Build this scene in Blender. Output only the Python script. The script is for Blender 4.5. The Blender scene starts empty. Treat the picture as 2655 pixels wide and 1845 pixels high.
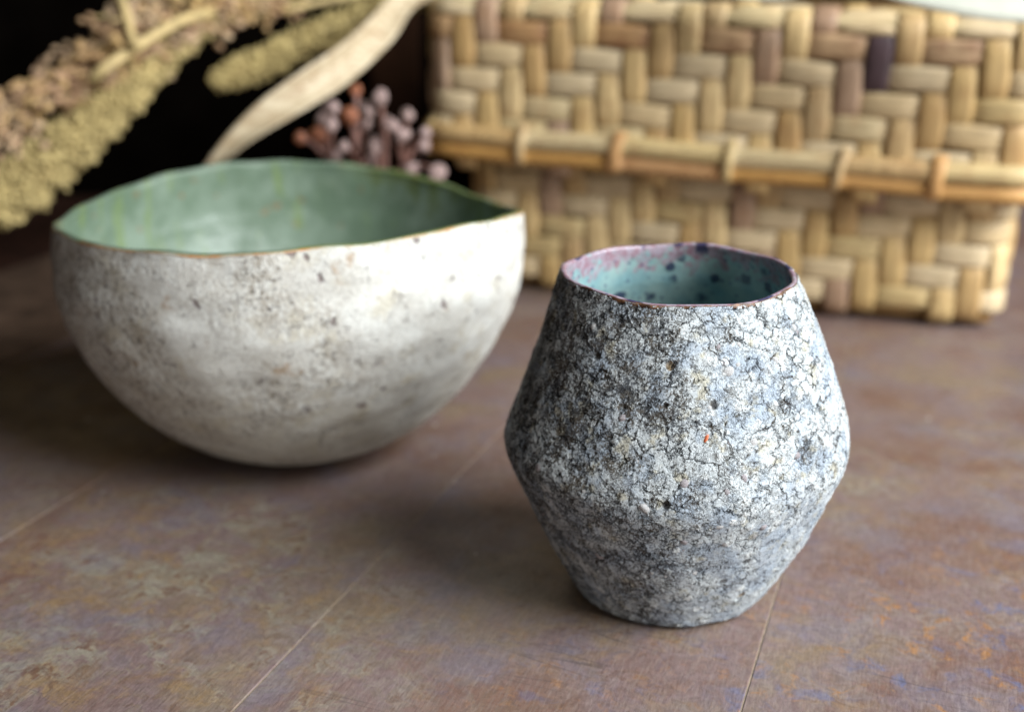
import bpy, math, random
import numpy as np
from mathutils import Vector, Matrix
random.seed(7); rng = np.random.default_rng(7)
SC = bpy.context.scene; COL = SC.collection
R = math.radians

# ------------------------------------------------------------------ camera
cd = bpy.data.cameras.new('camera'); cam = bpy.data.objects.new('camera', cd); COL.objects.link(cam)
cd.sensor_width = 23.5; cd.lens = 27.0; cd.clip_start = .01; cd.clip_end = 50
cam.location = (0, 0, .165); cam.rotation_euler = (R(90-19.4), 0, 0)
cd.dof.use_dof = True; cd.dof.focus_distance = .262; cd.dof.aperture_fstop = 5.1; cd.dof.aperture_blades = 0
SC.camera = cam
SC.render.engine = 'CYCLES'
SC.cycles.use_denoising = True
SC.cycles.max_bounces = 8; SC.cycles.diffuse_bounces = 2
# ------------------------------------------------------------------ light: dim room, one large window to the right
W = bpy.data.worlds.new('World'); SC.world = W; W.use_nodes = True
bg = W.node_tree.nodes['Background']; bg.inputs[0].default_value = (.85, .92, 1, 1); bg.inputs[1].default_value = .022
def area(name, loc, target, sx, sy, power, col):
    l = bpy.data.lights.new(name, 'AREA'); l.shape = 'RECTANGLE'; l.size = sx; l.size_y = sy; l.energy = power; l.color = col
    o = bpy.data.objects.new(name, l); COL.objects.link(o); o.location = loc
    o.rotation_euler = (Vector(target)-Vector(loc)).to_track_quat('-Z', 'Y').to_euler(); return o
area('window_light', (.72, -.03, .62), (0, .34, .04), .78, .62, 32, (.92, .965, 1))
area('room_window_light', (.50, -1.05, .24), (0, .42, .05), .9, .4, 4.2, (1, .96, .90))
SC.view_settings.view_transform = 'Standard'; SC.view_settings.look = 'None'
SC.view_settings.exposure = 0; SC.view_settings.gamma = 1

# ------------------------------------------------------------------ helpers
def tag(o, label, cat, group=None, kind=None):
    o['label'] = label; o['category'] = cat
    if group: o['group'] = group
    if kind: o['kind'] = kind
    return o
def empty(name, loc=(0, 0, 0)):
    o = bpy.data.objects.new(name, None); COL.objects.link(o); o.location = loc; o.empty_display_size = .02; return o
def link(name, me, mat=None, parent=None, smooth=True):
    o = bpy.data.objects.new(name, me); COL.objects.link(o)
    if mat and not me.materials: me.materials.append(mat)
    if parent: o.parent = parent; o.matrix_parent_inverse = Matrix.Translation(-(Vector(parent.location)+(Vector(parent.parent.location) if parent.parent else Vector())))
    return o
def mesh(name, v, f, smooth=True):
    me = bpy.data.meshes.new(name)
    me.from_pydata([tuple(map(float, p)) for p in v], [], [tuple(map(int, q)) for q in f]); 
    if smooth: me.polygons.foreach_set('use_smooth', [True]*len(me.polygons))
    me.update(); return me
def gridmesh(name, P, wrap=True, smooth=True, flip=False):
    """P: rows x cols x 3, columns wrap round; fast foreach_set path"""
    n, m, _ = P.shape
    i = np.arange(n-1)[:, None]; j = np.arange(m if wrap else m-1)[None]
    j2 = (j+1) % m
    q = np.stack([i*m+j, i*m+j2, (i+1)*m+j2, (i+1)*m+j], -1).reshape(-1, 4)
    if flip: q = q[:, ::-1]
    me = bpy.data.meshes.new(name)
    me.vertices.add(n*m); me.vertices.foreach_set('co', P.reshape(-1).astype(np.float32))
    me.loops.add(q.size); me.loops.foreach_set('vertex_index', q.reshape(-1).astype(np.int32))
    me.polygons.add(len(q)); me.polygons.foreach_set('loop_start', np.arange(0, q.size, 4, dtype=np.int32))
    me.polygons.foreach_set('use_smooth', np.full(len(q), smooth))
    me.update(calc_edges=True); me.validate(); return me
def sinnoise(seed, a, b, n=14, fa=(1, 9), fb=20):
    """smooth periodic-in-a pseudo noise, about -1..1"""
    r = np.random.default_rng(seed); o = 0
    for _ in range(n):
        o = o + r.normal()*np.sin(int(r.integers(fa[0], fa[1]))*a + r.normal()*fb*b + r.uniform(0, 6.28))
    return o/math.sqrt(n)
def tube(pts, rad, seg=8):
    """closed tube along points"""
    pts = [Vector(p) for p in pts]; n = len(pts)
    V = []; F = []
    up = Vector((0, 0, 1))
    for i, p in enumerate(pts):
        t = (pts[min(i+1, n-1)]-pts[max(i-1, 0)]).normalized()
        a = t.cross(up); a = a.normalized() if a.length > 1e-4 else Vector((1, 0, 0)); b = t.cross(a)
        r = rad[i] if hasattr(rad, '__len__') else rad
        for k in range(seg):
            c = 2*math.pi*k/seg; V.append(p + a*r*math.cos(c) + b*r*math.sin(c))
    for i in range(n-1):
        for k in range(seg):
            k2 = (k+1) % seg; F.append((i*seg+k, i*seg+k2, (i+1)*seg+k2, (i+1)*seg+k))
    F.append(tuple(range(seg))[::-1]); F.append(tuple((n-1)*seg+k for k in range(seg)))
    return V, F
def spline(P, n):
    """Catmull-Rom through P"""
    P = [np.array(p, float) for p in P]; P = [2*P[0]-P[1]]+P+[2*P[-1]-P[-2]]; out = []
    S = len(P)-3
    for i in range(n):
        u = i/(n-1)*S; k = min(int(u), S-1); t = u-k
        a, b, c, d = P[k:k+4]
        out.append(.5*((2*b)+(-a+c)*t+(2*a-5*b+4*c-d)*t*t+(-a+3*b-3*c+d)*t**3))
    return np.array(out)

# ------------------------------------------------------------------ node helpers
class N:
    def __init__(s, name, rough=.6, spec=.5, disp=None):
        s.m = bpy.data.materials.new(name); s.m.use_nodes = True; s.t = s.m.node_tree
        s.b = s.t.nodes['Principled BSDF']; s.b.inputs['Roughness'].default_value = rough; s.b.inputs['Specular IOR Level'].default_value = spec
        s.out = s.t.nodes['Material Output']
        s.obj = s.n('ShaderNodeTexCoord').outputs['Object']
    def n(s, k, **kw):
        x = s.t.nodes.new(k)
        for a, v in kw.items(): setattr(x, a, v)
        return x
    def set(s, sock, v):
        if hasattr(v, 'is_linked') or isinstance(v, bpy.types.NodeSocket): s.t.links.new(v, sock)
        elif isinstance(v, (tuple, list)): sock.default_value = (*v, 1) if (len(v) == 3 and len(sock.default_value) == 4) else v
        else: sock.default_value = v
    def coord(s, scale=(1, 1, 1), loc=(0, 0, 0), src=None, rot=(0, 0, 0)):
        x = s.n('ShaderNodeMapping'); s.set(x.inputs[0], src or s.obj); x.inputs['Scale'].default_value = scale; x.inputs['Location'].default_value = loc
        x.inputs['Rotation'].default_value = rot
        return x.outputs[0]
    def noise(s, scale, co=None, detail=3, rough=.5, dist=0, col=False):
        x = s.n('ShaderNodeTexNoise'); s.set(x.inputs['Vector'], co or s.obj); x.inputs['Scale'].default_value = scale
        x.inputs['Detail'].default_value = detail; x.inputs['Roughness'].default_value = rough; x.inputs['Distortion'].default_value = dist
        return x.outputs['Color' if col else 'Fac']
    def vor(s, scale, co=None, feature='F1', out='Distance', rnd=1, detail=0):
        x = s.n('ShaderNodeTexVoronoi', feature=feature); s.set(x.inputs['Vector'], co or s.obj); x.inputs['Scale'].default_value = scale
        x.inputs['Randomness'].default_value = rnd; x.inputs['Detail'].default_value = detail
        return x.outputs[out]
    def ramp(s, f, *stops, interp='LINEAR'):
        x = s.n('ShaderNodeValToRGB'); s.set(x.inputs[0], f); e = x.color_ramp.elements; x.color_ramp.interpolation = interp
        while len(e) < len(stops): e.new(.5)
        for el, (p, c) in zip(e, stops): el.position = p; el.color = (*c, 1) if isinstance(c, tuple) else (c, c, c, 1)
        return x.outputs[0]
    def mapr(s, f, a, b, c=0, d=1, smooth=True):
        x = s.n('ShaderNodeMapRange'); x.interpolation_type = 'SMOOTHSTEP' if smooth else 'LINEAR'
        for i, v in enumerate((f, a, b, c, d)): s.set(x.inputs[i], v)
        return x.outputs[0]
    def mix(s, f, a, b, mode='MIX'):
        x = s.n('ShaderNodeMix', data_type='RGBA', blend_type=mode)
        s.set(x.inputs[0], f); s.set(x.inputs[6], a); s.set(x.inputs[7], b); return x.outputs[2]
    def math(s, op, a, b=0, clamp=False):
        x = s.n('ShaderNodeMath', operation=op, use_clamp=clamp); s.set(x.inputs[0], a); s.set(x.inputs[1], b); return x.outputs[0]
    def vadd(s, a, b, k):
        """a + (b-.5)*k, for warping coordinates"""
        x = s.n('ShaderNodeVectorMath', operation='SUBTRACT'); s.set(x.inputs[0], b); x.inputs[1].default_value = (.5, .5, .5)
        y = s.n('ShaderNodeVectorMath', operation='MULTIPLY_ADD'); s.t.links.new(x.outputs[0], y.inputs[0]); y.inputs[1].default_value = (k, k, k); s.set(y.inputs[2], a)
        return y.outputs[0]
    def sep(s, src=None):
        x = s.n('ShaderNodeSeparateXYZ'); s.set(x.inputs[0], src or s.obj); return x.outputs
    def rand(s): return s.n('ShaderNodeObjectInfo').outputs['Random']
    def base(s, c): s.set(s.b.inputs['Base Color'], c); return s
    def rough(s, c): s.set(s.b.inputs['Roughness'], c); return s
    def bump(s, h, dist=.001, strength=1):
        x = s.n('ShaderNodeBump'); s.set(x.inputs['Height'], h); x.inputs['Distance'].default_value = dist; x.inputs['Strength'].default_value = strength
        s.t.links.new(x.outputs[0], s.b.inputs['Normal']); return s
    def displace(s, h, scale, mid=0):
        x = s.n('ShaderNodeDisplacement'); s.set(x.inputs['Height'], h); x.inputs['Scale'].default_value = scale; x.inputs['Midlevel'].default_value = mid
        s.t.links.new(x.outputs[0], s.out.inputs['Displacement']); s.m.displacement_method = 'BOTH'; return s

# ------------------------------------------------------------------ materials
table = empty('table'); table.rotation_euler = (0, 0, R(-20.2))
tag(table, 'wide planked table top with mottled purple brown and ochre patina under both pots', 'table')
def mat_table():
    n = N('patinated_table', .42, .5)
    off = n.n('ShaderNodeVectorMath', operation='SCALE'); off.inputs[0].default_value = (3.1, 5.7, 1.3); n.t.links.new(n.rand(), off.inputs['Scale'])
    ad = n.n('ShaderNodeVectorMath', operation='ADD'); n.t.links.new(n.obj, ad.inputs[0]); n.t.links.new(off.outputs[0], ad.inputs[1])
    p0 = ad.outputs[0]
    p = n.vadd(p0, n.noise(60, p0, 3, .6, col=True), .014)
    L = lambda *l: n.coord(loc=l, src=p)
    tc = n.n('ShaderNodeTexCoord', object=table).outputs['Object']                    # one frame for the whole table top
    def patch(u, v, r0, r1):
        w = n.n('ShaderNodeVectorMath', operation='DISTANCE'); n.set(w.inputs[0], n.vadd(tc, n.noise(22, tc, 3, .6, col=True), .10)); w.inputs[1].default_value = (u, v, 0)
        return n.mapr(w.outputs['Value'], r0, r1, 1, 0)
    filmz = n.math('MAXIMUM', patch(-.185, .215, .02, .10), n.math('MULTIPLY', patch(-.03, .36, .01, .06), .7)); filmz = n.math('MAXIMUM', filmz, n.math('MULTIPLY', patch(.04, .41, .01, .06), .6))
    spotz = n.math('MAXIMUM', patch(.03, .245, .03, .10), n.math('MULTIPLY', patch(-.07, .225, .0, .05), .6))
    big = n.noise(13, p0, 3, .55); big2 = n.noise(17, n.coord(loc=(5, 5, 5), src=p0), 3, .55)
    mid = n.noise(70, p, 4, .65); mot = n.noise(190, p, 5, .7); fine = n.noise(520, p, 4, .7)
    c = n.ramp(n.noise(24, L(3, 1, 0), 4, .6), (.36, (.150, .080, .058)), (.47, (.166, .106, .092)), (.55, (.174, .120, .115)), (.66, (.190, .135, .090)))
    film = n.math('MULTIPLY', n.mapr(n.math('ADD', mid, n.math('MULTIPLY', n.math('SUBTRACT', mot, .5), 1.0)), .42, .66), n.math('ADD', n.math('MULTIPLY', filmz, .85), n.mapr(big, .46, .60, .0, .25), True))
    c = n.mix(film, c, (.255, .230, .170))                                                     # grey beige film
    och = n.math('MULTIPLY', n.mapr(n.noise(85, L(2, 1, 0), 6, .72), .46, .66), n.math('ADD', n.math('MULTIPLY', filmz, .55), n.mapr(big2, .40, .62, .08, .45), True))
    c = n.mix(och, c, (.245, .155, .070))                                                       # ochre
    c = n.mix(n.math('MULTIPLY', n.mapr(mot, .50, .64), n.math('ADD', n.mapr(mid, .4, .6, .15, .55), n.math('MULTIPLY', filmz, .4), True)), c, (.125, .062, .038))   # rust brown mottle
    c = n.mix(n.mapr(n.noise(30, L(1, 8, 0), 4, .65), .50, .68, 0, .6), c, (.150, .130, .160))   # blue-violet
    c = n.mix(n.math('MULTIPLY', n.mapr(n.noise(150, L(4, 4, 2), 5, .65), .55, .68), n.math('ADD', n.math('MULTIPLY', spotz, .75), .05, True)), c, (.30, .14, .045))    # orange spots
    c = n.mix(n.math('MULTIPLY', n.mapr(n.noise(95, L(9, 4, 7), 4, .6), .55, .68), n.math('ADD', n.math('MULTIPLY', spotz, .8), .03, True)), c, (.10, .11, .19))    # blue spots
    c = n.mix(n.mapr(fine, .36, .64, .32, 0), c, (.05, .035, .03))
    c = n.mix(n.mapr(n.noise(1100, n.coord((1, .15, 1), src=p0), 3, .6), .42, .7, 0, .2), c, (.28, .23, .20))
    sc = n.coord((5, 70, 1), src=p0, rot=(0, 0, R(38))); sl_ = n.mapr(n.math('ABSOLUTE', n.math('SUBTRACT', n.noise(1, sc, 2, .5), .5)), .0015, .006, 1, 0)
    c = n.mix(n.math('MULTIPLY', sl_, n.mapr(n.noise(20, L(3, 9, 1), 3),   .50, .60, 0, .45)), c, (.045, .035, .035))
    c = n.mix(n.mapr(n.vor(60, L(1, 1, 1)), .03, .05, .8, 0), c, (.5, .47, .42))
    n.base(c)
    n.rough(n.math('ADD', n.mapr(mid, .35, .65, .34, .52), n.mapr(fine, .3, .7, -.05, .06)))
    n.bump(n.math('ADD', n.math('MULTIPLY', fine, .6), n.noise(1500, n.coord((1, .3, 1), src=p0), 2)), .00022, .55)
    return n.m
def mat_plain(name, col, rough=.7, var=.25, scale=200, spec=.4, bump=0):
    n = N(name, rough, spec); f = n.noise(scale, None, 4, .6)
    n.base(n.mix(n.mapr(f, .3, .7), tuple(v*(1-var) for v in col), tuple(min(1, v*(1+var)) for v in col)))
    if bump: n.bump(f, bump)
    return n.m

def mat_cup():
    n = N('crusted_stoneware', .8, .3)
    o = n.coord((1000, 1000, 1000))                                    # millimetres
    x, y, z = n.sep(o); M = n.math
    L = lambda *l: n.coord(loc=l, src=o)
    warp = n.vadd(o, n.noise(.30, o, 5, .68, col=True), 6)
    warp2 = n.vadd(o, n.noise(.75, o, 4, .66, col=True), 2.0)
    region = n.noise(.075, L(3.3, 1.2, 8.4), 3, .55)
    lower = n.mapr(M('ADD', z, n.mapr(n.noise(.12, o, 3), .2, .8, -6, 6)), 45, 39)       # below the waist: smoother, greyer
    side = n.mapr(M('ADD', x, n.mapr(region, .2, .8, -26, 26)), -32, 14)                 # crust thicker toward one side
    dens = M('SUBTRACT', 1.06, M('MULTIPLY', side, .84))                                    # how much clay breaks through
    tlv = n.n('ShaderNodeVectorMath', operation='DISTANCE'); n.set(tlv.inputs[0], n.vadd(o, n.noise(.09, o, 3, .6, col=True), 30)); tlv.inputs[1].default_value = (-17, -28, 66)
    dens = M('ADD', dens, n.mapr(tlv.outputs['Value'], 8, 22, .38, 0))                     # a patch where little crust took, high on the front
    # wandering veins: zero lines of warped noise, broken up by masks
    def vein(sc, co, w, mlo, mhi, msc, ml):
        r = M('ABSOLUTE', M('SUBTRACT', n.noise(sc, co, 2, .5), .5))
        return M('MULTIPLY', n.mapr(r, w*.25, w, 1, 0), n.mapr(n.noise(msc, L(*ml), 3, .6), mlo, mhi))
    va = vein(.42, warp2, .020, .46, .56, .25, (5, 2, 9)); vb = vein(.85, warp2, .036, .45, .55, .22, (2, 8, 1)); vc = vein(1.5, L(3, 3, 3), .060, .48, .58, .30, (9, 8, 4))
    # cracks with plates between
    ce = n.vor(.16, warp, 'DISTANCE_TO_EDGE'); crack = M('MULTIPLY', n.mapr(ce, .010, .045, 1, 0), n.mapr(n.noise(.14, L(11, 4, 2), 3, .6), .46, .53))
    ce2 = n.vor(.34, warp2, 'DISTANCE_TO_EDGE'); crack2 = M('MULTIPLY', n.mapr(ce2, .012, .065, 1, 0), n.mapr(n.noise(.20, L(1, 14, 2), 3, .6), .50, .58))
    crack = M('MULTIPLY', M('MAXIMUM', crack, M('MULTIPLY', crack2, .85)), n.mapr(lower, 0, 1, 1, .75))
    veins = M('MAXIMUM', M('MAXIMUM', va, M('MULTIPLY', vb, n.mapr(dens, .2, .8, .75, 1))), M('MULTIPLY', vc, n.mapr(dens, .25, .9, .45, .95)))
    veins = M('MULTIPLY', veins, n.mapr(lower, 0, 1, 1, .85))
    # granular clay where the crust is thin
    g1 = n.noise(1.35, n.coord((1, 1, .8), src=warp2), 5, .70); g2 = n.noise(2.6, o, 4, .7)
    gran = M('ADD', M('MULTIPLY', g1, .6), M('MULTIPLY', g2, .4))
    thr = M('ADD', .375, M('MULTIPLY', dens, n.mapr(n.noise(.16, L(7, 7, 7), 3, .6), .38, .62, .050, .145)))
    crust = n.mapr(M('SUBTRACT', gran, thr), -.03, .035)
    # pits
    pco = n.vadd(o, n.noise(.8, o, 2, col=True), 1.2)
    pv = n.vor(.19, pco, 'F1'); psel = n.sep(n.vor(.19, pco, 'F1', 'Color'))[0]
    pit = M('MULTIPLY', n.mapr(pv, .14, .26, 1, 0), n.mapr(psel, .80, .84))
    # colour
    white = n.mix(n.mapr(n.noise(.13, L(6, 6, 1), 4, .6), .44, .64), (.54, .575, .58), (.36, .42, .485))
    white = n.mix(n.mapr(n.noise(.9, L(3, 1, 1), 4, .7), .35, .65, .0, .32), white, (.36, .39, .41))
    white = n.mix(n.mapr(n.noise(.2, L(2, 9, 4), 3, .6), .56, .68, 0, .6), white, (.46, .41, .27))
    white = n.mix(M('MULTIPLY', lower, n.mapr(n.noise(.13, L(8, 1, 3), 4, .6), .40, .62, .05, .62)), white, (.32, .36, .41))
    clay = n.mix(n.mapr(n.noise(.25, L(4, 5, 6), 3), .42, .62), (.040, .045, .055), (.075, .055, .032))
    plate = M('MULTIPLY', n.mapr(n.vor(.30, warp2, 'F1'), .30, .42, 1, 0), n.mapr(n.sep(n.vor(.30, warp2, 'F1', 'Color'))[1], .66, .70))
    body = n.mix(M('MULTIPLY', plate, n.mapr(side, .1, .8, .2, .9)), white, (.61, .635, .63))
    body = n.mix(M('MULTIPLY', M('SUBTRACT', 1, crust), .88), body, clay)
    body = n.mix(M('MULTIPLY', pit, .85), body, n.mix(n.mapr(psel, .90, .93), (.035, .028, .022), (.27, .18, .075)))
    dark = M('MAXIMUM', M('MULTIPLY', crack, .96), M('MULTIPLY', veins, .85))
    body = n.mix(dark, body, n.mix(n.mapr(n.noise(.2, L(2, 2, 7), 2), .45, .6), (.022, .022, .026), (.055, .036, .018)))
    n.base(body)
    lump = n.noise(.15, L(1, 3, 7), 3, .55); med = n.noise(.42, warp, 4, .62)
    h = M('ADD', M('MULTIPLY', M('SUBTRACT', lump, .5), .8), M('MULTIPLY', M('SUBTRACT', med, .5), n.mapr(lower, 0, 1, .75, .65)))
    h = M('ADD', h, M('MULTIPLY', crust, .12)); h = M('ADD', h, M('MULTIPLY', M('SUBTRACT', gran, .5), .34))
    h = M('ADD', h, M('MULTIPLY', plate, .16))
    h = M('SUBTRACT', h, M('MULTIPLY', crack, .55)); h = M('SUBTRACT', h, M('MULTIPLY', pit, .65)); h = M('SUBTRACT', h, M('MULTIPLY', veins, .22))
    n.displace(h, .001)
    return n.m
def mat_cup_glaze():
    n = N('turquoise_glaze', .16, .55); o = n.coord((1000, 1000, 1000)); x, y, z = n.sep(o)
    c = n.mix(n.mapr(n.noise(.12, o, 3), .35, .65), (.18, .31, .325), (.27, .39, .37))
    wv = n.vadd(o, n.noise(.5, o, 2, col=True), 1.8)
    rimf = n.math('ADD', z, n.mapr(n.noise(.28, o, 5, .7), .25, .75, -5.5, 5.5))
    c = n.mix(n.mapr(rimf, 80, 84.5, 0, .9), c, n.mix(n.mapr(n.noise(.45, o, 4, .7), .4, .6), (.27, .14, .175), (.33, .26, .31)))
    v = n.vor(.17, wv); sel = n.sep(n.vor(.17, wv, 'F1', 'Color'))[0]
    r = n.mapr(sel, .3, 1, .20, .46, False)
    spot = n.math('MULTIPLY', n.mapr(n.math('SUBTRACT', v, r), -.10, .08, 1, 0), n.mapr(sel, .3, .34))
    c = n.mix(n.math('MULTIPLY', spot, .88), c, (.018, .025, .07))
    v2 = n.vor(.5, n.coord(loc=(9, 9, 3), src=o)); sel2 = n.sep(n.vor(.5, n.coord(loc=(9, 9, 3), src=o), 'F1', 'Color'))[0]
    c = n.mix(n.math('MULTIPLY', n.mapr(v2, .14, .38, .7, 0), n.mapr(sel2, .62, .66)), c, (.05, .06, .13))
    n.base(c); n.bump(n.math('ADD', n.noise(.3, o, 3), n.math('MULTIPLY', spot, .25)), .0006, .5); return n.m
def mat_rim(name, a, b, c2, scale=.25):
    n = N(name, .45, .4); o = n.coord((1000, 1000, 1000)); f = n.noise(scale, o, 5, .7)
    n.base(n.ramp(f, (.36, a), (.5, b), (.64, c2))); n.bump(n.noise(1.2, o, 4, .65), .0004, .6); return n.m
def mat_bowl():
    n = N('pale_crackled_stoneware', .74, .35); o = n.coord((1000, 1000, 1000)); x, y, z = n.sep(o)
    wv = n.vadd(o, n.noise(.25, o, 5, .68, col=True), 7)
    big = n.noise(.038, n.coord(loc=(3, 7, 1), src=o), 3, .6)
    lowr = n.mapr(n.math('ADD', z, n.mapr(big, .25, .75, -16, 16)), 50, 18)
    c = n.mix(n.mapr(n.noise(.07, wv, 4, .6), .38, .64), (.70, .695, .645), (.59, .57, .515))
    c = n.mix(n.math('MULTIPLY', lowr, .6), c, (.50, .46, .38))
    c = n.mix(n.mapr(n.noise(.10, n.coord(loc=(5, 1, 5), src=wv), 4, .6), .53, .68, 0, .55), c, (.52, .46, .33))
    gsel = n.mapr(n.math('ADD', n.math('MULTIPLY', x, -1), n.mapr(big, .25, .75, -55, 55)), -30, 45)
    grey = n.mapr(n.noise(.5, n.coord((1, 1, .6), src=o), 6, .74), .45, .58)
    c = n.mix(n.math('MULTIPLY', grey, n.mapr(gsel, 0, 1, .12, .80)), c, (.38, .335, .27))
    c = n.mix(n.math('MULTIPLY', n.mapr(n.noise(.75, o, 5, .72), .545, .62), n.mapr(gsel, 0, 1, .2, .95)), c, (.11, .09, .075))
    ce = n.vor(.2, wv, 'DISTANCE_TO_EDGE'); crk = n.math('MULTIPLY', n.mapr(ce, .01, .05, 1, 0), n.mapr(n.noise(.16, o, 3), .56, .64))
    c = n.mix(n.math('MULTIPLY', crk, .55), c, (.16, .13, .11))
    pv = n.vor(.15, wv); ps = n.sep(n.vor(.15, wv, 'F1', 'Color'))[1]
    spot = n.math('MULTIPLY', n.mapr(pv, .10, .22, 1, 0), n.mapr(ps, .63, .67))
    c = n.mix(n.math('MULTIPLY', spot, .75), c, (.16, .10, .10))
    c = n.mix(n.mapr(n.noise(.09, n.coord(loc=(15, 3, 2), src=o), 4, .65), .63, .73, 0, .6), c, (.35, .21, .10))
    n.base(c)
    n.bump(n.math('SUBTRACT', n.math('ADD', n.noise(.3, wv, 5, .65), n.math('MULTIPLY', n.noise(1.3, o, 4, .7), .45)), n.math('ADD', n.math('MULTIPLY', spot, .7), n.math('MULTIPLY', crk, .25))), .0011, .9); return n.m
def mat_bowl_glaze():
    n = N('celadon_glaze', .33, .35); o = n.coord((1000, 1000, 1000)); x, y, z = n.sep(o)
    c = n.mix(n.mapr(n.noise(.05, o, 4, .6), .38, .62), (.11, .155, .105), (.17, .22, .165))
    run = n.noise(.11, n.coord((1, 1, .22), src=o), 4, .6)
    c = n.mix(n.mapr(run, .55, .68, 0, .75), c, (.145, .20, .065))
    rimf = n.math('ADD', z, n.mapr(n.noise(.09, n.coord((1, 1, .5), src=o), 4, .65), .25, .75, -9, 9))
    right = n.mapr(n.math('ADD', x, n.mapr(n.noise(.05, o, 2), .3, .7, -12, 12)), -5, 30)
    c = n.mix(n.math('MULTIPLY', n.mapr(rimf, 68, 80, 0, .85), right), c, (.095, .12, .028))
    c = n.mix(n.math('MULTIPLY', n.mapr(n.noise(.14, n.coord(loc=(4, 2, 2), src=o), 3), .63, .72), .7), c, (.20, .10, .035))
    n.base(c); n.bump(n.noise(.09, o, 3, .55), .0016, .5); return n.m
def mat_straw(name, a, b, c2, stain=(.30, .13, .04), amt=.35, rough=.55, grain=None):
    n = N(name, rough, .4); r = n.rand()
    base = n.ramp(r, (0, a), (.5, b), (1, c2))
    off = n.n('ShaderNodeVectorMath', operation='SCALE'); off.inputs[0].default_value = (9, 5, 7); n.t.links.new(r, off.inputs['Scale'])
    ad = n.n('ShaderNodeVectorMath', operation='ADD'); n.t.links.new(n.obj, ad.inputs[0]); n.t.links.new(off.outputs[0], ad.inputs[1]); p = ad.outputs[0]
    c = n.mix(n.mapr(n.noise(110, p, 4, .65), .46, .68, 0, amt), base, stain)
    if grain:
        f = n.noise(1, n.coord(grain, src=p), 4, .7)
        c = n.mix(n.mapr(f, .34, .62, .55, 0), c, tuple(v*.5 for v in b)); c = n.mix(n.mapr(f, .55, .72, 0, .35), c, tuple(min(1, v*1.25) for v in c2))
    else:
        f = n.noise(1100, p, 3, .6); c = n.mix(n.mapr(n.noise(900, p, 3, .6), .35, .65, 0, .25), c, tuple(v*.45 for v in b))
    n.base(c); n.bump(f, .0005 if grain else .0003, .7); return n.m
GV = (420, 420, 40); GH = (60, 60, 700)
MT = mat_table(); MTD = mat_plain('plank_dark_stain', (.035, .014, .008), .6, .4, 60, .25); MTB = mat_plain('plank_brown_stain', (.085, .052, .034), .6, .4, 40, .25); MCUP = mat_cup(); MCG = mat_cup_glaze(); MB = mat_bowl(); MBG = mat_bowl_glaze()
MCR = mat_rim('cup_rim_clay', (.03, .018, .012), (.09, .042, .02), (.24, .12, .06))
MBR = mat_rim('bowl_rim_clay', (.46, .46, .38), (.40, .28, .15), (.48, .20, .06), .11)
MS_V = mat_straw('straw_warm', (.50, .33, .13), (.58, .40, .175), (.61, .45, .23), grain=GV)
MS_VO = mat_straw('straw_amber', (.42, .26, .10), (.48, .31, .13), (.50, .36, .19), grain=GV)
MS_VR = mat_straw('straw_brown', (.33, .20, .12), (.38, .25, .16), (.40, .28, .19), grain=GV)
MS_HV = mat_straw('straw_tan', (.48, .34, .15), (.56, .42, .20), (.56, .44, .25), grain=GH)
MS_H = mat_straw('straw_pale', (.54, .39, .20), (.62, .48, .29), (.56, .44, .27), (.34, .22, .09), .3, grain=GH)
MS_R = mat_straw('straw_rust', (.40, .22, .09), (.44, .27, .13), (.46, .31, .18), (.16, .05, .02), .6, grain=GH)
MS_O = mat_straw('straw_orange', (.46, .25, .07), (.52, .28, .08), (.48, .27, .12), (.25, .09, .02), .4)
MS_P = mat_straw('straw_dark', (.07, .04, .045), (.09, .05, .055), (.10, .06, .05), (.03, .02, .02), .5)
M_IN = mat_plain('basket_inside', (.26, .145, .05), .8)
def mat_leaf():
    n = N('dry_leaf', .5, .4); p = n.coord((25, 300, 500), rot=(0, R(38), 0)); f = n.noise(1, p, 4, .65)
    c = n.mix(n.mapr(f, .35, .65), (.36, .27, .16), (.52, .43, .29))
    c = n.mix(n.mapr(n.noise(90, None, 4, .7), .56, .70, 0, .8), c, (.27, .15, .06))
    n.base(c); n.bump(f, .0012, .8); return n.m
M_LEAF = mat_leaf()
M_HUSK = mat_plain('pale_leaf', (.50, .50, .42), .45, .08, 60)
M_SEED = mat_straw('millet_seed', (.43, .33, .125), (.50, .39, .17), (.45, .34, .13), (.22, .15, .05), .5, .7)
M_SEED2 = mat_straw('sorghum_seed', (.54, .36, .14), (.44, .27, .15), (.55, .40, .24), (.26, .12, .08), .5, .6)
M_STEM = mat_plain('dry_stem', (.46, .34, .15), .6, .25, 150)
M_BUD = mat_plain('bud_skin', (.27, .185, .165), .5, .3, 180)
M_BUDR = mat_plain('bud_skin_rust', (.30, .11, .055), .5, .3, 180)
M_TWIG = mat_plain('bud_stalk', (.22, .11, .085), .6, .3, 200)
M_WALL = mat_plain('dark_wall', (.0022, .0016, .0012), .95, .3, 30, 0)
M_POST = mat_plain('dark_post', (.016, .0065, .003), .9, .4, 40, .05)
M_SEAM = mat_plain('seam_filler', (.27, .21, .15), .7, .25, 300)

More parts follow.
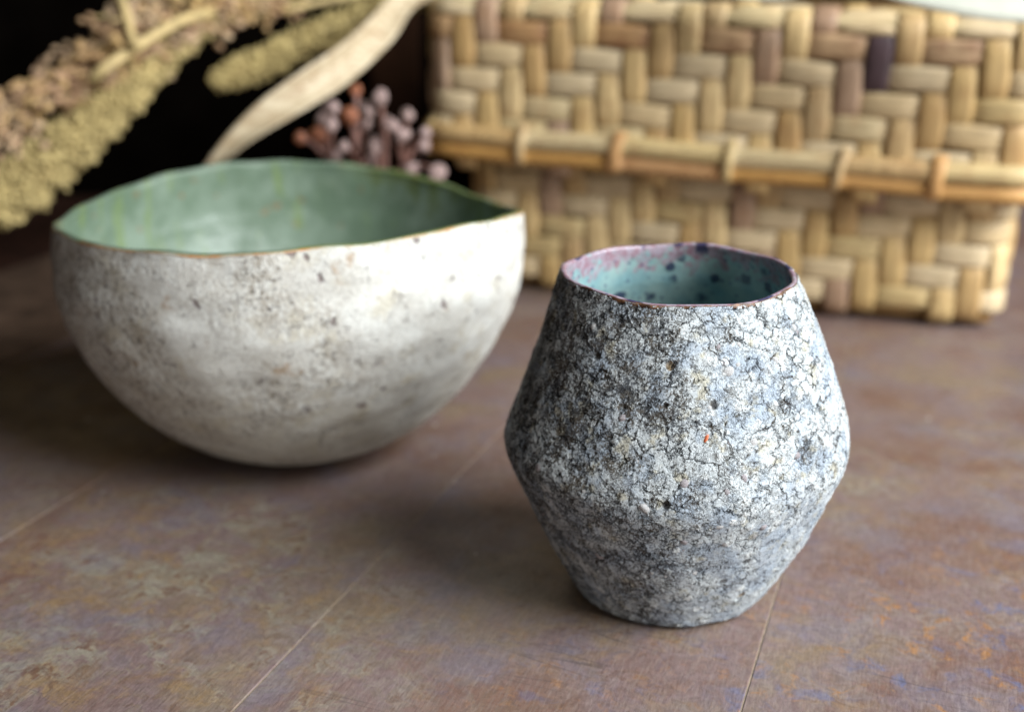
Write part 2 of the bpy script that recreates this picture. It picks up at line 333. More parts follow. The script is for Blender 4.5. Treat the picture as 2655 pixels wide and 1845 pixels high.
# ------------------------------------------------------------------ table of wide planks
def bevel_box(name, x0, x1, y0, y1, z0, z1, b):
    v = []; 
    for (i, zz) in ((b, z1), (0, z1-b), (0, z0)):
        v += [(x0+i, y0+i, zz), (x1-i, y0+i, zz), (x1-i, y1-i, zz), (x0+i, y1-i, zz)]
    f = [(0, 1, 2, 3), (11, 10, 9, 8)]
    for k in range(2):
        for j in range(4): f.append((4*k+j, 4*k+4+j, 4*k+4+(j+1) % 4, 4*k+(j+1) % 4))
    return mesh(name, v, f, False)
PW = .1085; U0 = -.0291
plank_me = bevel_box('plank', .00018, PW-.00018, -.45, 1.25, -.0222, 0, .00022)
for k in range(-7, 6):
    me_ = plank_me
    if k <= -4:
        me_ = plank_me.copy(); me_.materials.clear(); me_.materials.append(MTD if k < -4 else MTB)
    o = link('plank', me_, MT, table); o.matrix_parent_inverse.identity(); o.location = (U0+k*PW, 0, 0)
o = link('underlay', bevel_box('underlay', U0-7*PW, U0+6*PW, -.45, 1.25, -.04, -.00025, .0002), M_SEAM, table); o.matrix_parent_inverse.identity()
# ------------------------------------------------------------------ dark wall behind
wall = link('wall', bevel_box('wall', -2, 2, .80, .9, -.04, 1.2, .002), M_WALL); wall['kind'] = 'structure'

# ------------------------------------------------------------------ the cup
CX, CY, CT = .0412, .2847, .087
rl = np.array([24.6, 26.15, 28.11, 29.72, 31.64, 33.09, 34.83, 37.04, 38.84, 40.06, 41.37, 42.27, 42.1, 40.91, 39.73, 38.46, 37.05, 35.82, 34.4, 33.18, 32.15, 31.18, 30.19, 29.2])/1000
rr = np.array([26.5, 28.84, 31.1, 32.94, 35.05, 37.1, 38.61, 40.01, 41.28, 42.56, 44.07, 45.36, 45.58, 45.33, 44.58, 43.51, 41.92, 40.19, 38.71, 37.09, 35.44, 33.61, 31.7, 29.6])/1000
zc = np.linspace(0, CT, 24)
cup = empty('cup', (CX, CY, 0))
tag(cup, 'small double cone cup of crusted grey white stoneware with turquoise glaze inside', 'cup')
ZQ = np.linspace(0, CT, 400)
def taper(rk):
    lo = np.polyval(np.polyfit(zc[1:11], rk[1:11], 2), ZQ); hi = np.polyval(np.polyfit(zc[13:], rk[13:], 2), ZQ); k = .0016
    return -k*np.log(np.exp(-lo/k)+np.exp(-hi/k))+.0007*np.exp(-((ZQ-.042)/.006)**2)
PL, PR = taper(rl), taper(rr)
def cup_r(th, z):
    a = np.interp(z, ZQ, PL); b = np.interp(z, ZQ, PR)
    return (a+b)/2+(b-a)/2*np.cos(th)
def cup_top(th): return CT + .00035*sinnoise(3, th, 0, 10, (2, 8)) + .0004*np.sin(2*th+.6)
def lathe(th, zf, rfun, top, bulge=None):
    T, Z = np.meshgrid(th, zf); t = top(T); z = Z*t
    r = rfun(T, Z*CT if top is cup_top else z)
    if bulge is not None: r = r + bulge(T, z)
    return T, r, z
NT = 1200
th = np.linspace(0, 2*np.pi, NT, endpoint=False)
zf = np.linspace(0, 1, 440)
zs_ = np.linspace(0, 1, 440)
T, r, z = lathe(th, zf, cup_r, cup_top)
# soften the profile a little, round the foot and lip, add hand-made lumps and a few proud crusts low on one side
r = r + .00030*sinnoise(11, T, z*14, 16, (2, 12), 9)*np.clip((CT-z)/.01, 0, 1)
r = r - .0016*np.clip(1-z/.0022, 0, 1)**2
for (t0, z0, w, hgt) in ((-.05, .0300, .0020, .0022), (-.12, .0225, .0022, .0019), (-.3, .026, .003, .0006), (.1, .0255, .002, .0007), (-1.2, .012, .003, .0005), (-2.2, .03, .003, .0005)):
    dt = (T-t0+np.pi) % (2*np.pi)-np.pi
    r = r + hgt*np.exp(-((dt*.035)**2+(z-z0)**2)/w**2)
P = np.stack([r*np.cos(T), r*np.sin(T), z], -1)
base = np.stack([P[0]*np.array([s, s, 0]) for s in (.02, .5, .95)]); base[..., 2] = 0; 
P = np.concatenate([base, P])
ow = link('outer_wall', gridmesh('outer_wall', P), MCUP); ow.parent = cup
rtop = r[-1]; ztop = z[-1]
TH = .0015
# rim: a rounded strip from the outer edge to the inner edge
ph = np.linspace(-.3*np.pi, .30*np.pi, 10)[:, None]
rm = rtop[None]-TH/2+np.cos(ph)*TH/2*1.03+.00012*sinnoise(9, th[None], ph*.1, 12, (5, 40)); zm = ztop[None]-.0003+np.sin(ph)*TH*.42 + .00012*sinnoise(8, th[None], ph*.1, 12, (3, 25))
rim = link('rim', gridmesh('rim', np.stack([rm*np.cos(th), rm*np.sin(th), zm], -1)[:, ::3]), MCR); rim.parent = cup
zi = np.linspace(.9975, .07, 120)
T2, Z2 = np.meshgrid(th[::5], zi)
r2 = cup_r(T2, Z2*CT)-TH-.0018*np.clip((1-Z2)*8, 0, 1)+.0003*sinnoise(21, T2, Z2*2, 12, (1, 7), 4)
r2 = r2*np.clip((Z2-.065)/.06, 0, 1)**.5
P2 = np.stack([r2*np.cos(T2), r2*np.sin(T2), Z2*cup_top(T2)], -1)
ph = np.linspace(.26*np.pi, 1.05*np.pi, 10)[:, None]; t5 = th[None, ::5]
rm = rtop[None, ::5]-TH/2+np.cos(ph)*TH/2*1.07; zm = ztop[None, ::5]-.0003+np.sin(ph)*TH*.43
P2 = np.concatenate([np.stack([rm*np.cos(t5), rm*np.sin(t5), zm], -1), P2[2:]])
gl = link('glaze_lining', gridmesh('glaze_lining', P2, flip=True), MCG); gl.parent = cup
# grit: stones sitting in the crust
ico = None
import bmesh
def pebble_mesh(name, seed, sub=2):
    bm = bmesh.new(); bmesh.ops.create_icosphere(bm, subdivisions=sub, radius=1)
    q = random.Random(seed)
    dirs = [(Vector((q.gauss(0, 1), q.gauss(0, 1), q.gauss(0, 1))).normalized(), q.uniform(.62, .9)) for _ in range(7)]
    for v in bm.verts:
        for d, c in dirs:
            e = v.co.dot(d)
            if e > c: v.co -= d*(e-c)
    me = bpy.data.meshes.new(name); bm.to_mesh(me); bm.free(); me.polygons.foreach_set('use_smooth', [True]*len(me.polygons)); return me
M_PEB = mat_plain('grit_pale', (.58, .57, .56), .55, .18, 900, .4, .0003)
M_PEBP = mat_plain('grit_lilac', (.40, .36, .37), .5, .25, 900, .4, .0003)
M_PEBC = mat_plain('grit_copper', (.55, .14, .06), .35, .5, 1500, .5)
pms = [[pebble_mesh('pebble', 10*j+i) for i in range(3)] for j in range(3)]
for a, ms in zip((M_PEB, M_PEBP, M_PEBC), pms):
    for m_ in ms: m_.materials.append(a)
def cup_point(t, zz):
    i = int(np.clip(zz/CT*439, 1, 437)); j = int((t % (2*np.pi))/(2*np.pi)*NT) % NT
    p = P[3+i, j]; du = P[3+i, (j+1) % NT]-P[3+i, j-1]; dv = P[4+i, j]-P[2+i, j]
    n_ = np.cross(du, dv); n_ /= np.linalg.norm(n_); return Vector(p), Vector(n_)
def pebble(t, zz, size, kind, sink=.25):
    p, n_ = cup_point(t, zz); o = bpy.data.objects.new('pebble', random.choice(pms[kind])); COL.objects.link(o); o.parent = cup
    q = n_.to_track_quat('Z', 'Y'); o.rotation_mode = 'QUATERNION'; o.rotation_quaternion = q @ Matrix.Rotation(random.uniform(0, 6.28), 3, 'Z').to_quaternion()
    o.scale = (size*random.uniform(.8, 1.25), size*random.uniform(.8, 1.2), size*.6); o.location = p-n_*size*sink; return o
CUP_STONES = [(-1.50, .0595, .0011, 2), (-1.22, .058, .00105, 0), (-.95, .053, .0012, 1), (-1.30, .0505, .0011, 1), (-1.62, .0492, .0013, 1), (-1.82, .0432, .0014, 0),
              (-1.15, .0365, .0013, 1), (-1.42, .0385, .0011, 0), (-1.60, .0335, .0011, 1), (-1.36, .033, .0012, 0), (-2.35, .0795, .0010, 0), (-.72, .0795, .0011, 0),
              (-.98, .0745, .0011, 0), (-1.33, .0735, .0015, 0), (-.75, .0575, .0012, 0), (-2.15, .0237, .0013, 1), (-.62, .068, .0013, 0), (-.55, .0475, .0011, 0), (-2.5, .045, .0011, 1), (-2.0, .062, .0011, 1)]
for s in CUP_STONES:
    o = pebble(*s)
    if s[3] == 2: o.scale = (.0006, .0014, .0007)
for _ in range(26): pebble(random.uniform(-2.7, -.4), random.uniform(.008, .082), random.uniform(.0005, .0009), random.choice((0, 0, 1)), .35)

# ------------------------------------------------------------------ the bowl
bq = (-.07195713, .38508684, .07697321, .06402822, .02156715, 1.64697768, .00344819, -.05865158, .05325324)
RIM = [.0805, .078, .0765, .0755, .076, .0775, .079, .0805, .082, .083, .084, .0845, .085, .0845, .0835, .0825, .0813, .0804, .0798, .0799, .0815, .0832, .084, .084, .0845, .0847, .085, .0858, .0864, .0867, .087, .087, .087, .086, .0845, .083]
bowl = empty('bowl', (bq[0], bq[1], 0))
tag(bowl, 'wide round bowl with pale speckled crackled outside and green glaze inside, wavy rim', 'bowl')
def bowl_top(t):
    a = np.array(RIM+RIM[:1]); k = np.arange(37)*np.pi/18
    s = sum(np.interp((t+d) % (2*np.pi), k, a) for d in (-.08, -.04, 0, .04, .08))/5
    return s+.00035*sinnoise(5, t, 0, 16, (5, 24))
def bowl_r(z):
    t = np.clip(1-z/bq[3], 0, 1); r = bq[4]+(bq[2]-bq[4])*(1-t**bq[5])**(1/bq[5])
    return r-bq[6]*np.clip((z-bq[3])/.03, 0, None)**2
def bowl_xyz(t, r, z):
    q = r*(1+bq[7]*np.cos(t)); return np.stack([bq[8]*z+q*np.cos(t), q*np.sin(t), z], -1)
tb = np.linspace(0, 2*np.pi, 420, endpoint=False)
T, Z = np.meshgrid(tb, np.linspace(0, 1, 170)**1.35)
zb = Z*bowl_top(T)-.0006*Z; rb = bowl_r(zb)+(.00012*sinnoise(31, T, zb*10, 14, (2, 9), 5)+.00025*sinnoise(37, T, zb*60, 24, (5, 30), 6))*np.clip(zb/.01, 0, 1)
Pb = bowl_xyz(T, rb, zb); bb = np.stack([Pb[0]*np.array([s, s, 1]) for s in (.02, .6)])
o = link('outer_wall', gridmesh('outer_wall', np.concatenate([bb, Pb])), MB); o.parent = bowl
rt = rb[-1]; zt_ = zb[-1]; BT = .0026+.0006*np.sin(tb*1-.6)+.0004*sinnoise(71, tb, 0, 10, (2, 14))
ph = np.linspace(-.35*np.pi, .22*np.pi, 10)[:, None]
rm = rt[None]-BT/2+np.cos(ph)*BT/2*1.05; zm = zt_[None]-.0002+np.sin(ph)*BT*.36
o = link('rim', gridmesh('rim', bowl_xyz(np.broadcast_to(tb, rm.shape), rm, zm)), MBR); o.parent = bowl
T, Z = np.meshgrid(tb, np.linspace(.999, .075, 130))
zb2 = Z*(bowl_top(T)-.0006); th_ = .0026+.0006*np.sin(T-.6)+.0004*sinnoise(71, T, 0, 10, (2, 14))+.0022*np.clip((1-Z)*4, 0, 1)
rin = np.clip(bowl_r(np.clip(zb2-.0045*np.clip((1-Z)*3, 0, 1), 0, None))-th_, 0, None)+.0005*sinnoise(33, T, zb2*10, 12, (1, 6), 4)
rin = rin*np.clip((Z-.07)/.05, 0, 1)**.5
ph = np.linspace(.19*np.pi, 1.05*np.pi, 10)[:, None]
rm = rt[None]-BT/2+np.cos(ph)*BT/2*1.04; zm = zt_[None]-.0002+np.sin(ph)*BT*.37
Pl = np.concatenate([bowl_xyz(np.broadcast_to(tb, rm.shape), rm, zm), bowl_xyz(T, rin, zb2)[2:]])
o = link('glaze_lining', gridmesh('glaze_lining', Pl, flip=True), MBG); o.parent = bowl

# ------------------------------------------------------------------ the woven basket and its lid
BB = np.array([.2039, .5004, 0]); BR = np.array([.951, -.309, 0]); BN = np.array([.309, .951, 0])
def path(u, sL, sR, rc):
    """rounded-corner run round the front: returns s, n (depth), and outward direction (s, n)"""
    a, b = sL+rc, sR-rc
    if u < a:
        w = (a-u)/rc
        if w < math.pi/2: return a-rc*math.sin(w), rc-rc*math.cos(w), (-math.sin(w), -math.cos(w))
        return sL, rc+(w-math.pi/2)*rc, (-1, 0)
    if u > b:
        w = (u-b)/rc
        if w < math.pi/2: return b+rc*math.sin(w), rc-rc*math.cos(w), (math.sin(w), -math.cos(w))
        return sR, rc+(w-math.pi/2)*rc, (1, 0)
    return u, 0, (0, -1)
class Shell:
    def __init__(s, sL, sR, rc, n0, zt=None, rt=.006, taper=0, zb=None, tilt=0):
        s.tilt = tilt; s.sL, s.sR, s.rc, s.n0, s.zt, s.rt, s.taper, s.zb = sL, sR, rc, n0, zt, rt, taper, zb
    def at(s, u, v, out):
        S, n, (ox, on) = path(u, s.sL, s.sR, s.rc); z = v; inward = 0; oz = 0; oh = 1
        if s.zt is not None and v > s.zt-s.rt:
            w = (v-(s.zt-s.rt))/s.rt
            if w < math.pi/2: z = s.zt-s.rt+s.rt*math.sin(w); inward = s.rt*(1-math.cos(w)); oz = math.sin(w); oh = math.cos(w)
            else: z = s.zt; inward = s.rt+(w-math.pi/2)*s.rt; oz = 1; oh = 0
        if s.zb is not None and v < s.zb:
            w = (s.zb-v)/s.zb; inward += .003*w*w; 
        if s.taper: inward += s.taper*max(0, 1-v/.064)
        h = out*oh-inward
        S += ox*h; n += on*h
        return tuple(BB+BR*S+BN*(n+s.n0)+np.array([0, 0, z+oz*out-s.tilt*(S+.18)]))
def strand(shell, uc, vc, horiz, length, width, thick, amp, jit=.0):
    V = []; F = []; K = 9; M = 10
    tw = random.gauss(0, .03)
    for i in range(K):
        t = -1+2*i/(K-1)
        out = amp*(1-abs(t)**3.4)-.0016*abs(t)**5
        w = width*(1-.10*abs(t)**4)
        for k in range(M):
            c = 2*math.pi*k/M; a = math.copysign(abs(math.cos(c))**.5, math.cos(c))*w/2; b = math.copysign(abs(math.sin(c))**.75, math.sin(c))*thick/2
            la = t*length/2
            u, v = (uc+la, vc+a+la*tw) if horiz else (uc+a+la*tw, vc+la)
            V.append(shell.at(u, v, out+b))
    for i in range(K-1):
        for k in range(M):
            q = (i*M+k, i*M+(k+1) % M, (i+1)*M+(k+1) % M, (i+1)*M+k); F.append(q[::-1] if horiz else q)
    F.append(tuple(range(M))[::-1]); F.append(tuple((K-1)*M+k for k in range(M)))
    return mesh('strand', V, F)
def weave(parent, shell, ustart, ncol, rows, cw, a_col, rustrow=(), dark=()):
    """twill: in row i (top down) crosswise strands lie over columns a-i, a-i+1 (mod 4); the rest show upright strands over two rows"""
    for i, vz in enumerate(rows):
        rh = abs(rows[1]-rows[0])
        for j in range(ncol):
            q = (j-a_col+i) % 4
            if q == 0:
                L = 2*cw*random.uniform(1.24, 1.30)
                m_ = MS_R if (i in rustrow and random.random() < .8) else random.choice((MS_H, MS_H, MS_H, MS_HV))
                o = link('strand', strand(shell, ustart+(j+1)*cw, vz+random.gauss(0, .0003), True, L, rh*.96, .0032, .0017), m_, parent)
            if q == 2:      # upright strand over rows i and i+1 going down -> q==2 then 3
                top = vz+rh/2+.0034; bot = vz-1.5*rh-.0034
                bot = max(bot, .0015)
                m_ = MS_P if (i, j) in dark else random.choice((MS_V, MS_V, MS_V, MS_VO, MS_V, MS_V, MS_VO, MS_VR))
                link('strand', strand(shell, ustart+(j+.5)*cw+random.gauss(0, .0003), (top+bot)/2, False, (top-bot), cw*.97, .0034, .0019), m_, parent)
            elif q == 3 and i == 0:
                top = vz+rh/2+.0012; bot = vz-rh/2-.0006
                link('strand', strand(shell, ustart+(j+.5)*cw, (top+bot)/2, False, top-bot, cw*.86, .0042, .0026), MS_V, parent)
basket = empty('basket', tuple(BB+BR*-.11+BN*.085))
tag(basket, 'rectangular basket of thick woven straw with an overhanging lid bound with cane', 'basket')
lid = empty('lid', tuple(BR*-.005+BN*-.010+np.array([0, 0, .066]))); lid.parent = basket
D = .165
sb = Shell(-.2365, .0125, .013, .004, None, taper=.0006, zb=.007)
rh = .0108
rowsb = [.0125+rh*k for k in range(5, -1, -1)]          # top row is under the lid rim
cwb = .01145
# front crosswise starts (row .035 = index 3 from the top): s = -.0639 + k*4*cw  -> column index
ub = -.0639-4*cwb*5; ncb = 32
weave(basket, sb, ub, ncb, rowsb, cwb, 3 % 4)
def shell_box(name, s0, s1, n0, n1, z0, z1, mat, parent):
    c = [BB+BR*s+BN*n_ for s, n_ in ((s0, n0), (s1, n0), (s1, n1), (s0, n1))]
    v = [tuple(p+np.array([0, 0, zz])) for zz in (z0, z1) for p in c]
    f = [(0, 1, 5, 4), (1, 2, 6, 5), (2, 3, 7, 6), (3, 0, 4, 7), (3, 2, 1, 0), (4, 5, 6, 7)]
    return link(name, mesh(name, v, f, False), mat, parent)
shell_box('inner_wall', -.2340, .0095, .0075, D, .003, .078, M_IN, basket)
sl = Shell(-.2525, .0185, .013, -.012, .1385, .006, tilt=.025)
rhl = .0112; cwl = .0115
rowsl = [.1260+rhl*2, .1260+rhl, .1260, .1148, .1036, .0924, .0812]
ul = -.2163-4*cwl*2; ncl = 34
# row .1260 is index 2; its crosswise strands start at column 0 mod 4 -> a = 2
weave(lid, sl, ul, ncl, rowsl, cwl, 2, rustrow=(2,), dark=((2, 8+14),))
shell_box('inner_wall', -.2490, .0150, -.0075, D+.006, .080, .1325, M_IN, lid)
# bound rim of the lid: two canes one above the other, wrapped at intervals
def run(shell, u0, u1, v, out, ra, rb, n, name, mat, parent, wob=0):
    V = []; F = []; M = 10
    for i in range(n):
        u = u0+(u1-u0)*i/(n-1)
        for k in range(M):
            c = 2*math.pi*k/M; V.append(shell.at(u, v+math.cos(c)*rb+wob*math.sin(u*70), out+math.sin(c)*rb*.8))
    for i in range(n-1):
        for k in range(M): F.append((i*M+k, (i+1)*M+k, (i+1)*M+(k+1) % M, i*M+(k+1) % M)[::-1])
    F.append(tuple(range(M))); F.append(tuple((n-1)*M+k for k in range(M))[::-1])
    return link(name, mesh(name, V, F), mat, parent)
wr = [-.36, -.30, -.2505, -.2048, -.1597, -.1086, -.0612, -.0215, .0190, .05, .09]
sr = Shell(-.2525, .0185, .013, -.012, tilt=.025)
for i in range(len(wr)-1):
    run(sr, wr[i]+.0008, wr[i+1]-.0008, .0776+random.gauss(0, .0003), .0034, .0056, .0046, 12, 'cane', random.choice((MS_HV, MS_HV, MS_VO)), lid, .0003)
    run(sr, wr[i]+.0004, wr[i+1]-.0004, .0700+random.gauss(0, .0003), .0026, .0038, .0038, 12, 'cane', MS_O, lid, .0003)
run(sr, -.38, .14, .1352, -.0008, .0016, .0030, 70, 'border_strip', MS_HV, lid, .0003)
for i, w in enumerate(wr[1:-1]):
    V = []; F = []; M = 8; K = 11
    for a in range(K):
        t = -1+2*a/(K-1); v = .0750+.0098*t; out = .0078*math.sqrt(max(0, 1-t*t*.86))-.0005
        wd = .0021 if i % 3 else .0030
        for k in range(M):
            c = 2*math.pi*k/M; V.append(sr.at(w+math.cos(c)*wd+t*(.0022 if i % 2 else .001), v+0, out+math.sin(c)*.0011))
    for a in range(K-1):
        for k in range(M): F.append((a*M+k, a*M+(k+1) % M, (a+1)*M+(k+1) % M, (a+1)*M+k))
    F.append(tuple(range(M))[::-1]); F.append(tuple((K-1)*M+k for k in range(M)))
    link('binding', mesh('binding', V, F), (MS_O, MS_HV, MS_VO)[i % 3], lid)

# ------------------------------------------------------------------ dried leaves and seed heads lying over the lid
def ribbon(P, width, curl, thick=.0006, n=40, roll=None, m=9):
    C = spline(P, n); V = []; F = []
    for i in range(n):
        t = C[min(i+1, n-1)]-C[max(i-1, 0)]; t /= np.linalg.norm(t)
        side = np.cross(t, np.array([.0, -1, .25])); side /= np.linalg.norm(side); nn = np.cross(side, t)
        ro = roll(i/(n-1)) if roll else 0
        side, nn = side*math.cos(ro)+nn*math.sin(ro), nn*math.cos(ro)-side*math.sin(ro)
        w = width(i/(n-1))
        for sgn in (1, -1):
            for k in range(m):
                a = (-1+2*k/(m-1))*sgn
                V.append(C[i]+side*a*w+nn*(curl*w*a*a+sgn*thick*.5))
    M = 2*m
    for i in range(n-1):
        for k in range(M): F.append((i*M+k, i*M+(k+1) % M, (i+1)*M+(k+1) % M, (i+1)*M+k))
    F.append(tuple(range(M))[::-1]); F.append(tuple((n-1)*M+k for k in range(M)))
    return V, F
leafP = [(-.150, .498, .040), (-.1358, .50, .0617), (-.123, .5, .078), (-.1079, .505, .0914), (-.0898, .515, .1042), (-.0741, .53, .1149), (-.0601, .55, .1268), (-.044, .58, .1415), (.0, .60, .146)]
lw = lambda t: .82*np.interp(t, [0, .13, .25, .42, .58, .75, .88, 1], [.0015, .004, .0056, .0082, .0094, .0085, .006, .005])
V, F = ribbon(leafP, lw, .45, .0003, 60, lambda t: .5*math.sin(t*7.5-.2))
o = link('dry_leaf', mesh('dry_leaf', V, F), M_LEAF)
tag(o, 'long tan dry leaf blade hanging off the basket lid behind the bowl', 'dried leaf')
for i, (pp, ww, lab) in enumerate((
    ([(.076, .502, .1522), (.092, .498, .1512), (.108, .493, .1510), (.126, .488, .1525)], .010, 'pale dry leaf lying on the middle of the basket lid'),
    ([(.128, .464, .1545), (.155, .455, .1508), (.180, .446, .1482), (.205, .438, .1486), (.25, .425, .153)], .013, 'pale green white leaf lying on the right end of the basket lid'))):
    V, F = ribbon(pp, lambda t, w=ww: w*math.sin(math.pi*(.06+.88*t))**.5, -.15, .0006, 40, lambda t: .55)
    tag(link('dry_leaf', mesh('dry_leaf', V, F), M_HUSK), lab, 'dried leaf')

def grain(r, sub=1):
    bm = bmesh.new(); bmesh.ops.create_icosphere(bm, subdivisions=sub, radius=r); v = np.array([q.co for q in bm.verts]); f = np.array([[x.index for x in p.verts] for p in bm.faces]); bm.free(); return v, f
def seeds(name, C, rad, count, size, mat, parent, seed=0, stretch=1.5):
    """a mass of tiny grains packed round a bending axis"""
    q = np.random.default_rng(seed); gv, gf = grain(1)
    n = len(C); VV = []; FF = []; b = 0
    for _ in range(count):
        if _ % 14 == 0: ct, ce_ = q.uniform(0, 1), q.normal(size=3)
        t = float(np.clip(ct+q.normal()*.012, 0, 1)); i = min(int(t*(n-1)), n-2); f = t*(n-1)-i; c = C[i]*(1-f)+C[i+1]*f
        d = C[i+1]-C[i]; d = d/np.linalg.norm(d)
        e = ce_/np.linalg.norm(ce_)+q.normal(size=3)*.26; e -= d*(e@d); e /= np.linalg.norm(e)
        lump = 1+.10*math.sin(t*90+math.atan2(e[2], e[0])*5)
        rr_ = rad(t)*lump*(.72+.36*abs(q.normal())**.7*.6); s = size*q.uniform(.6, 1.3)
        ax = (e+d*q.uniform(-.2, .6)); ax /= np.linalg.norm(ax)
        v = gv*s; v = v+np.outer(v@ax, ax)*(stretch-1)
        VV.append(v+c+e*rr_); FF.append(gf+b); b += len(gv)
    me = bpy.data.meshes.new(name); V = np.concatenate(VV); Fq = np.concatenate(FF)
    me.vertices.add(len(V)); me.vertices.foreach_set('co', V.astype(np.float32).ravel()); me.loops.add(Fq.size); me.loops.foreach_set('vertex_index', Fq.astype(np.int32).ravel())
    me.polygons.add(len(Fq)); me.polygons.foreach_set('loop_start', np.arange(0, Fq.size, 3, dtype=np.int32)); me.update(calc_edges=True)
    me.polygons.foreach_set('use_smooth', np.ones(len(Fq), bool))
    o = link(name, me, mat, parent); o['kind'] = 'stuff'; return o
def millet(P, rad, count, label, seed, grain_size=.0011, stem=None):
    C = spline(P, 40); root = empty('millet_spike', tuple(C[-1])); tag(root, label, 'dried millet', 'dried millet spikes')
    core, cf = tube(C, [max(.0008, rad(i/39)*.72) for i in range(40)], 10)
    link('core', mesh('core', core, cf), M_SEED, root)
    seeds('seed_mass', C, rad, count, grain_size, M_SEED, root, seed)
    if stem:
        v, f = tube(spline([tuple(C[-1])]+stem, 14), .0016, 8); link('stem', mesh('stem', v, f), M_STEM, root)
    return root
millet([(-.2600, .510, .040), (-.2379, .52, .0515), (-.2152, .54, .068), (-.1902, .56, .0917), (-.1640, .58, .1190), (-.1390, .60, .1345), (-.10, .615, .146)],
       lambda t: np.interp(t, [0, .08, .25, .55, .8, 1], [.004, .0100, .0120, .0105, .007, .005]), 7000, 'long thick olive millet spike drooping down past the left edge of the bowl', 1, .0012, [(-.04, .63, .1445), (.03, .62, .1415)])
millet([(-.1410, .563, .1022), (-.1300, .568, .1065), (-.1164, .575, .1117), (-.0838, .59, .1261), (-.0416, .61, .1415), (-.02, .615, .147)],
       lambda t: np.interp(t, [0, .06, .2, .6, .85, 1], [.002, .0046, .0062, .0078, .008, .006]), 3600, 'short blunt tan millet spike beside the hanging leaf', 2, .0010, [(.02, .61, .1425), (.06, .60, .1415)])
# sorghum panicle: stems carrying florets
pan = empty('sorghum_panicle', (-.0436, .64, .1429)); tag(pan, 'branching tan and pink sorghum panicle spreading above the olive millet spike', 'dried sorghum')
fl = []
gv, gf = grain(1)
for s in range(5):
    q = np.random.default_rng(50+s); V = []; F = []
    for _ in range(16):
        c = q.normal(size=3)*np.array([.0019, .0019, .0040]); sz = q.uniform(.0008, .0013)*np.array([.9, .9, 1.5])
        F += [tuple(x+len(V) for x in t) for t in gf]; V += list(gv*sz+c)
    me = mesh('floret', V, F); me.materials.append(M_SEED2); fl.append(me)
main = spline([(-.2413, .53, .0838), (-.2013, .56, .104), (-.1636, .58, .1206), (-.1107, .61, .1333), (-.0436, .64, .1435), (.02, .64, .1425)], 50)
v, f = tube(main, [.0009+.0012*i/49 for i in range(50)], 8); link('stem', mesh('stem', v, f), M_STEM, pan)
q = random.Random(4)
for b in range(22):
    t = .02+.62*b/21; i = int(t*49); p0 = main[i]; d = main[max(i-6, 0)]-p0; d = d/max(np.linalg.norm(d), 1e-6)
    if b == 0: d = np.array([-.6, -.4, -.5])
    L = q.uniform(.028, .05); upv = np.array([q.gauss(0, .25), q.gauss(-.15, .35), q.uniform(-.15, .75)])
    e = d*.8+upv*.8; e /= np.linalg.norm(e)
    pts = [p0, p0+e*L*.5+np.array([0, 0, .003]), p0+e*L+np.array([-.002, 0, -.004])]
    C = spline(pts, 9); v, f = tube(C, .0006, 6); link('branch', mesh('branch', v, f), M_STEM, pan)
    for k in range(7):
        c = C[min(8, 1+k)]+np.array([q.gauss(0, .0028), q.gauss(0, .0028), q.gauss(0, .0028)])
        o = bpy.data.objects.new('floret', q.choice(fl)); COL.objects.link(o); o.parent = pan; o.matrix_parent_inverse = Matrix.Translation(-Vector(pan.location))
        o.location = c; o.rotation_mode = 'QUATERNION'; o.rotation_quaternion = Vector(e+np.array([q.gauss(0, .3) for _ in range(3)])).to_track_quat('Z', 'Y'); g = q.uniform(1.1, 2.0); o.scale = (g, g, g)
for pts, rad in (([(-.1705, .532, .160), (-.1694, .53, .1467), (-.1665, .535, .1200)], .0022), ([(-.186, .53, .107), (-.178, .53, .113), (-.165, .545, .1225), (-.1531, .56, .130), (-.142, .58, .1335)], .0026)):
    v, f = tube(spline(pts, 14), rad, 8); tag(link('dry_stalk', mesh('dry_stalk', v, f), M_STEM), 'thin upright dry stalk crossing the seed heads at the top' if rad < .0025 else 'thick pale dry stalk lying slantwise among the seed heads', 'dried stalk')

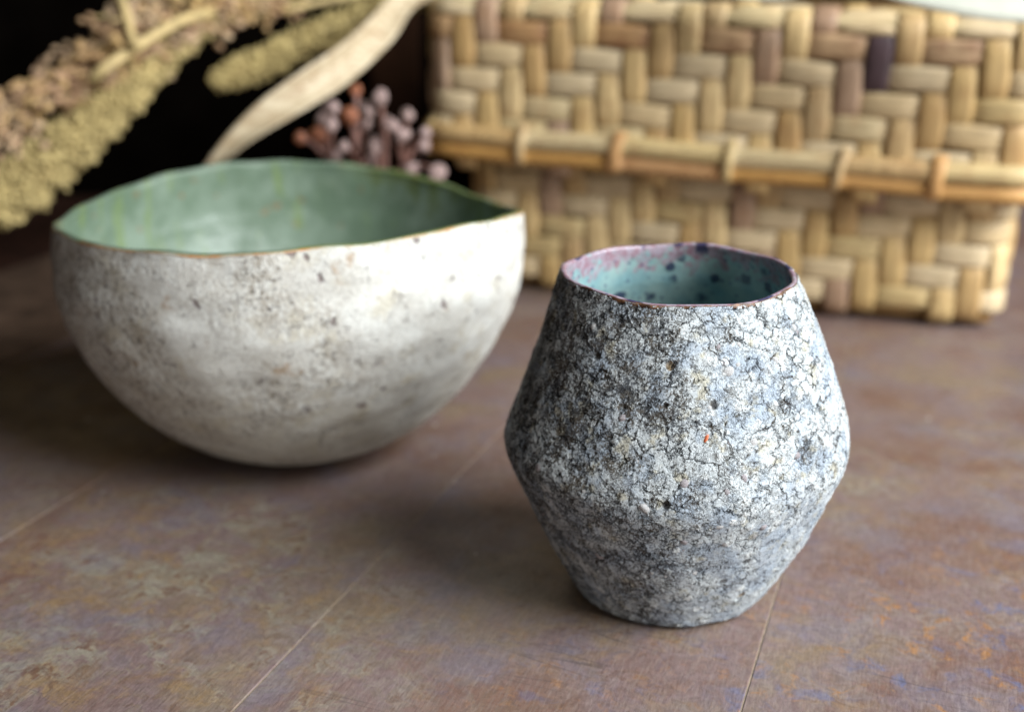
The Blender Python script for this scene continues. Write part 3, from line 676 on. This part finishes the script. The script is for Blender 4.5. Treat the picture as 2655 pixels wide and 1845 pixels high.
# ------------------------------------------------------------------ pink knobbed seed cluster standing behind the bowl
cl = empty('berry_cluster', (-.0556, .515, 0)); tag(cl, 'cluster of pinkish round dried buds on forked brown twigs behind the bowl', 'dried berries')
BUDS = [(-.0547, .1038), (-.0615, .098), (-.0689, .1033), (-.0768, .0973), (-.0765, .0927), (-.0714, .0828), (-.0591, .0826), (-.0448, .0952), (-.0505, .0922), (-.0466, .0877), (-.0371, .0882), (-.0435, .0723), (-.0316, .0723), (-.0928, .0836), (-.0862, .0836),
        (-.078, .076), (-.062, .073), (-.070, .068), (-.0555, .0905), (-.0655, .0885), (-.0705, .0935), (-.0595, .0775), (-.0835, .0895), (-.0395, .0800), (-.0500, .0805)]
bmesh_b = []
for s in range(3):
    me = pebble_mesh('bud', 300+s, 3); me.materials.append(M_BUD); bmesh_b.append(me)
bud_r = pebble_mesh('bud', 330, 3); bud_r.materials.append(M_BUDR)
forks = [(-.0556, .516, .055), (-.068, .518, .070), (-.048, .514, .072), (-.080, .518, .072)]
v, f = tube([(-.0556, .516, 0), (-.056, .516, .03), (-.0556, .516, .056)], .0026, 8); link('stem', mesh('stem', v, f), M_TWIG, cl)
for a in forks[1:]:
    v, f = tube(spline([forks[0], (np.array(forks[0])+np.array(a))/2+np.array([0, 0, .002]), a], 6), .0019, 7); link('twig', mesh('twig', v, f), M_TWIG, cl)
for i, (x, z_) in enumerate(BUDS):
    back = i >= 15 or i in (2, 13, 14)
    y = (.516+.012*((i*7) % 5)/4) if back else .497+.010*((i*5) % 4)/3
    k_ = min(forks, key=lambda g: abs(g[0]-x)*1.0+abs(g[2]-z_)*.3)
    p = np.array([x, y, z_])
    v, f = tube(spline([k_, (np.array(k_)*.45+p*.55)+np.array([0, .001, .002]), p], 6), [.0013, .0011, .0010, .0010, .0012, .0015], 7); link('twig', mesh('twig', v, f), M_TWIG, cl)
    o = bpy.data.objects.new('bud', bud_r if i in (2, 13, 14, 17, 20) else bmesh_b[i % 3]); COL.objects.link(o); o.parent = cl; o.matrix_parent_inverse = Matrix.Translation(-Vector(cl.location))
    s = .0035*(1+.2*math.sin(i*2.3)); o.location = p; o.scale = (s, s, s*1.12); o.rotation_euler = (i, i*2, i*3)
# brown post in the gloom between the leaf and the basket
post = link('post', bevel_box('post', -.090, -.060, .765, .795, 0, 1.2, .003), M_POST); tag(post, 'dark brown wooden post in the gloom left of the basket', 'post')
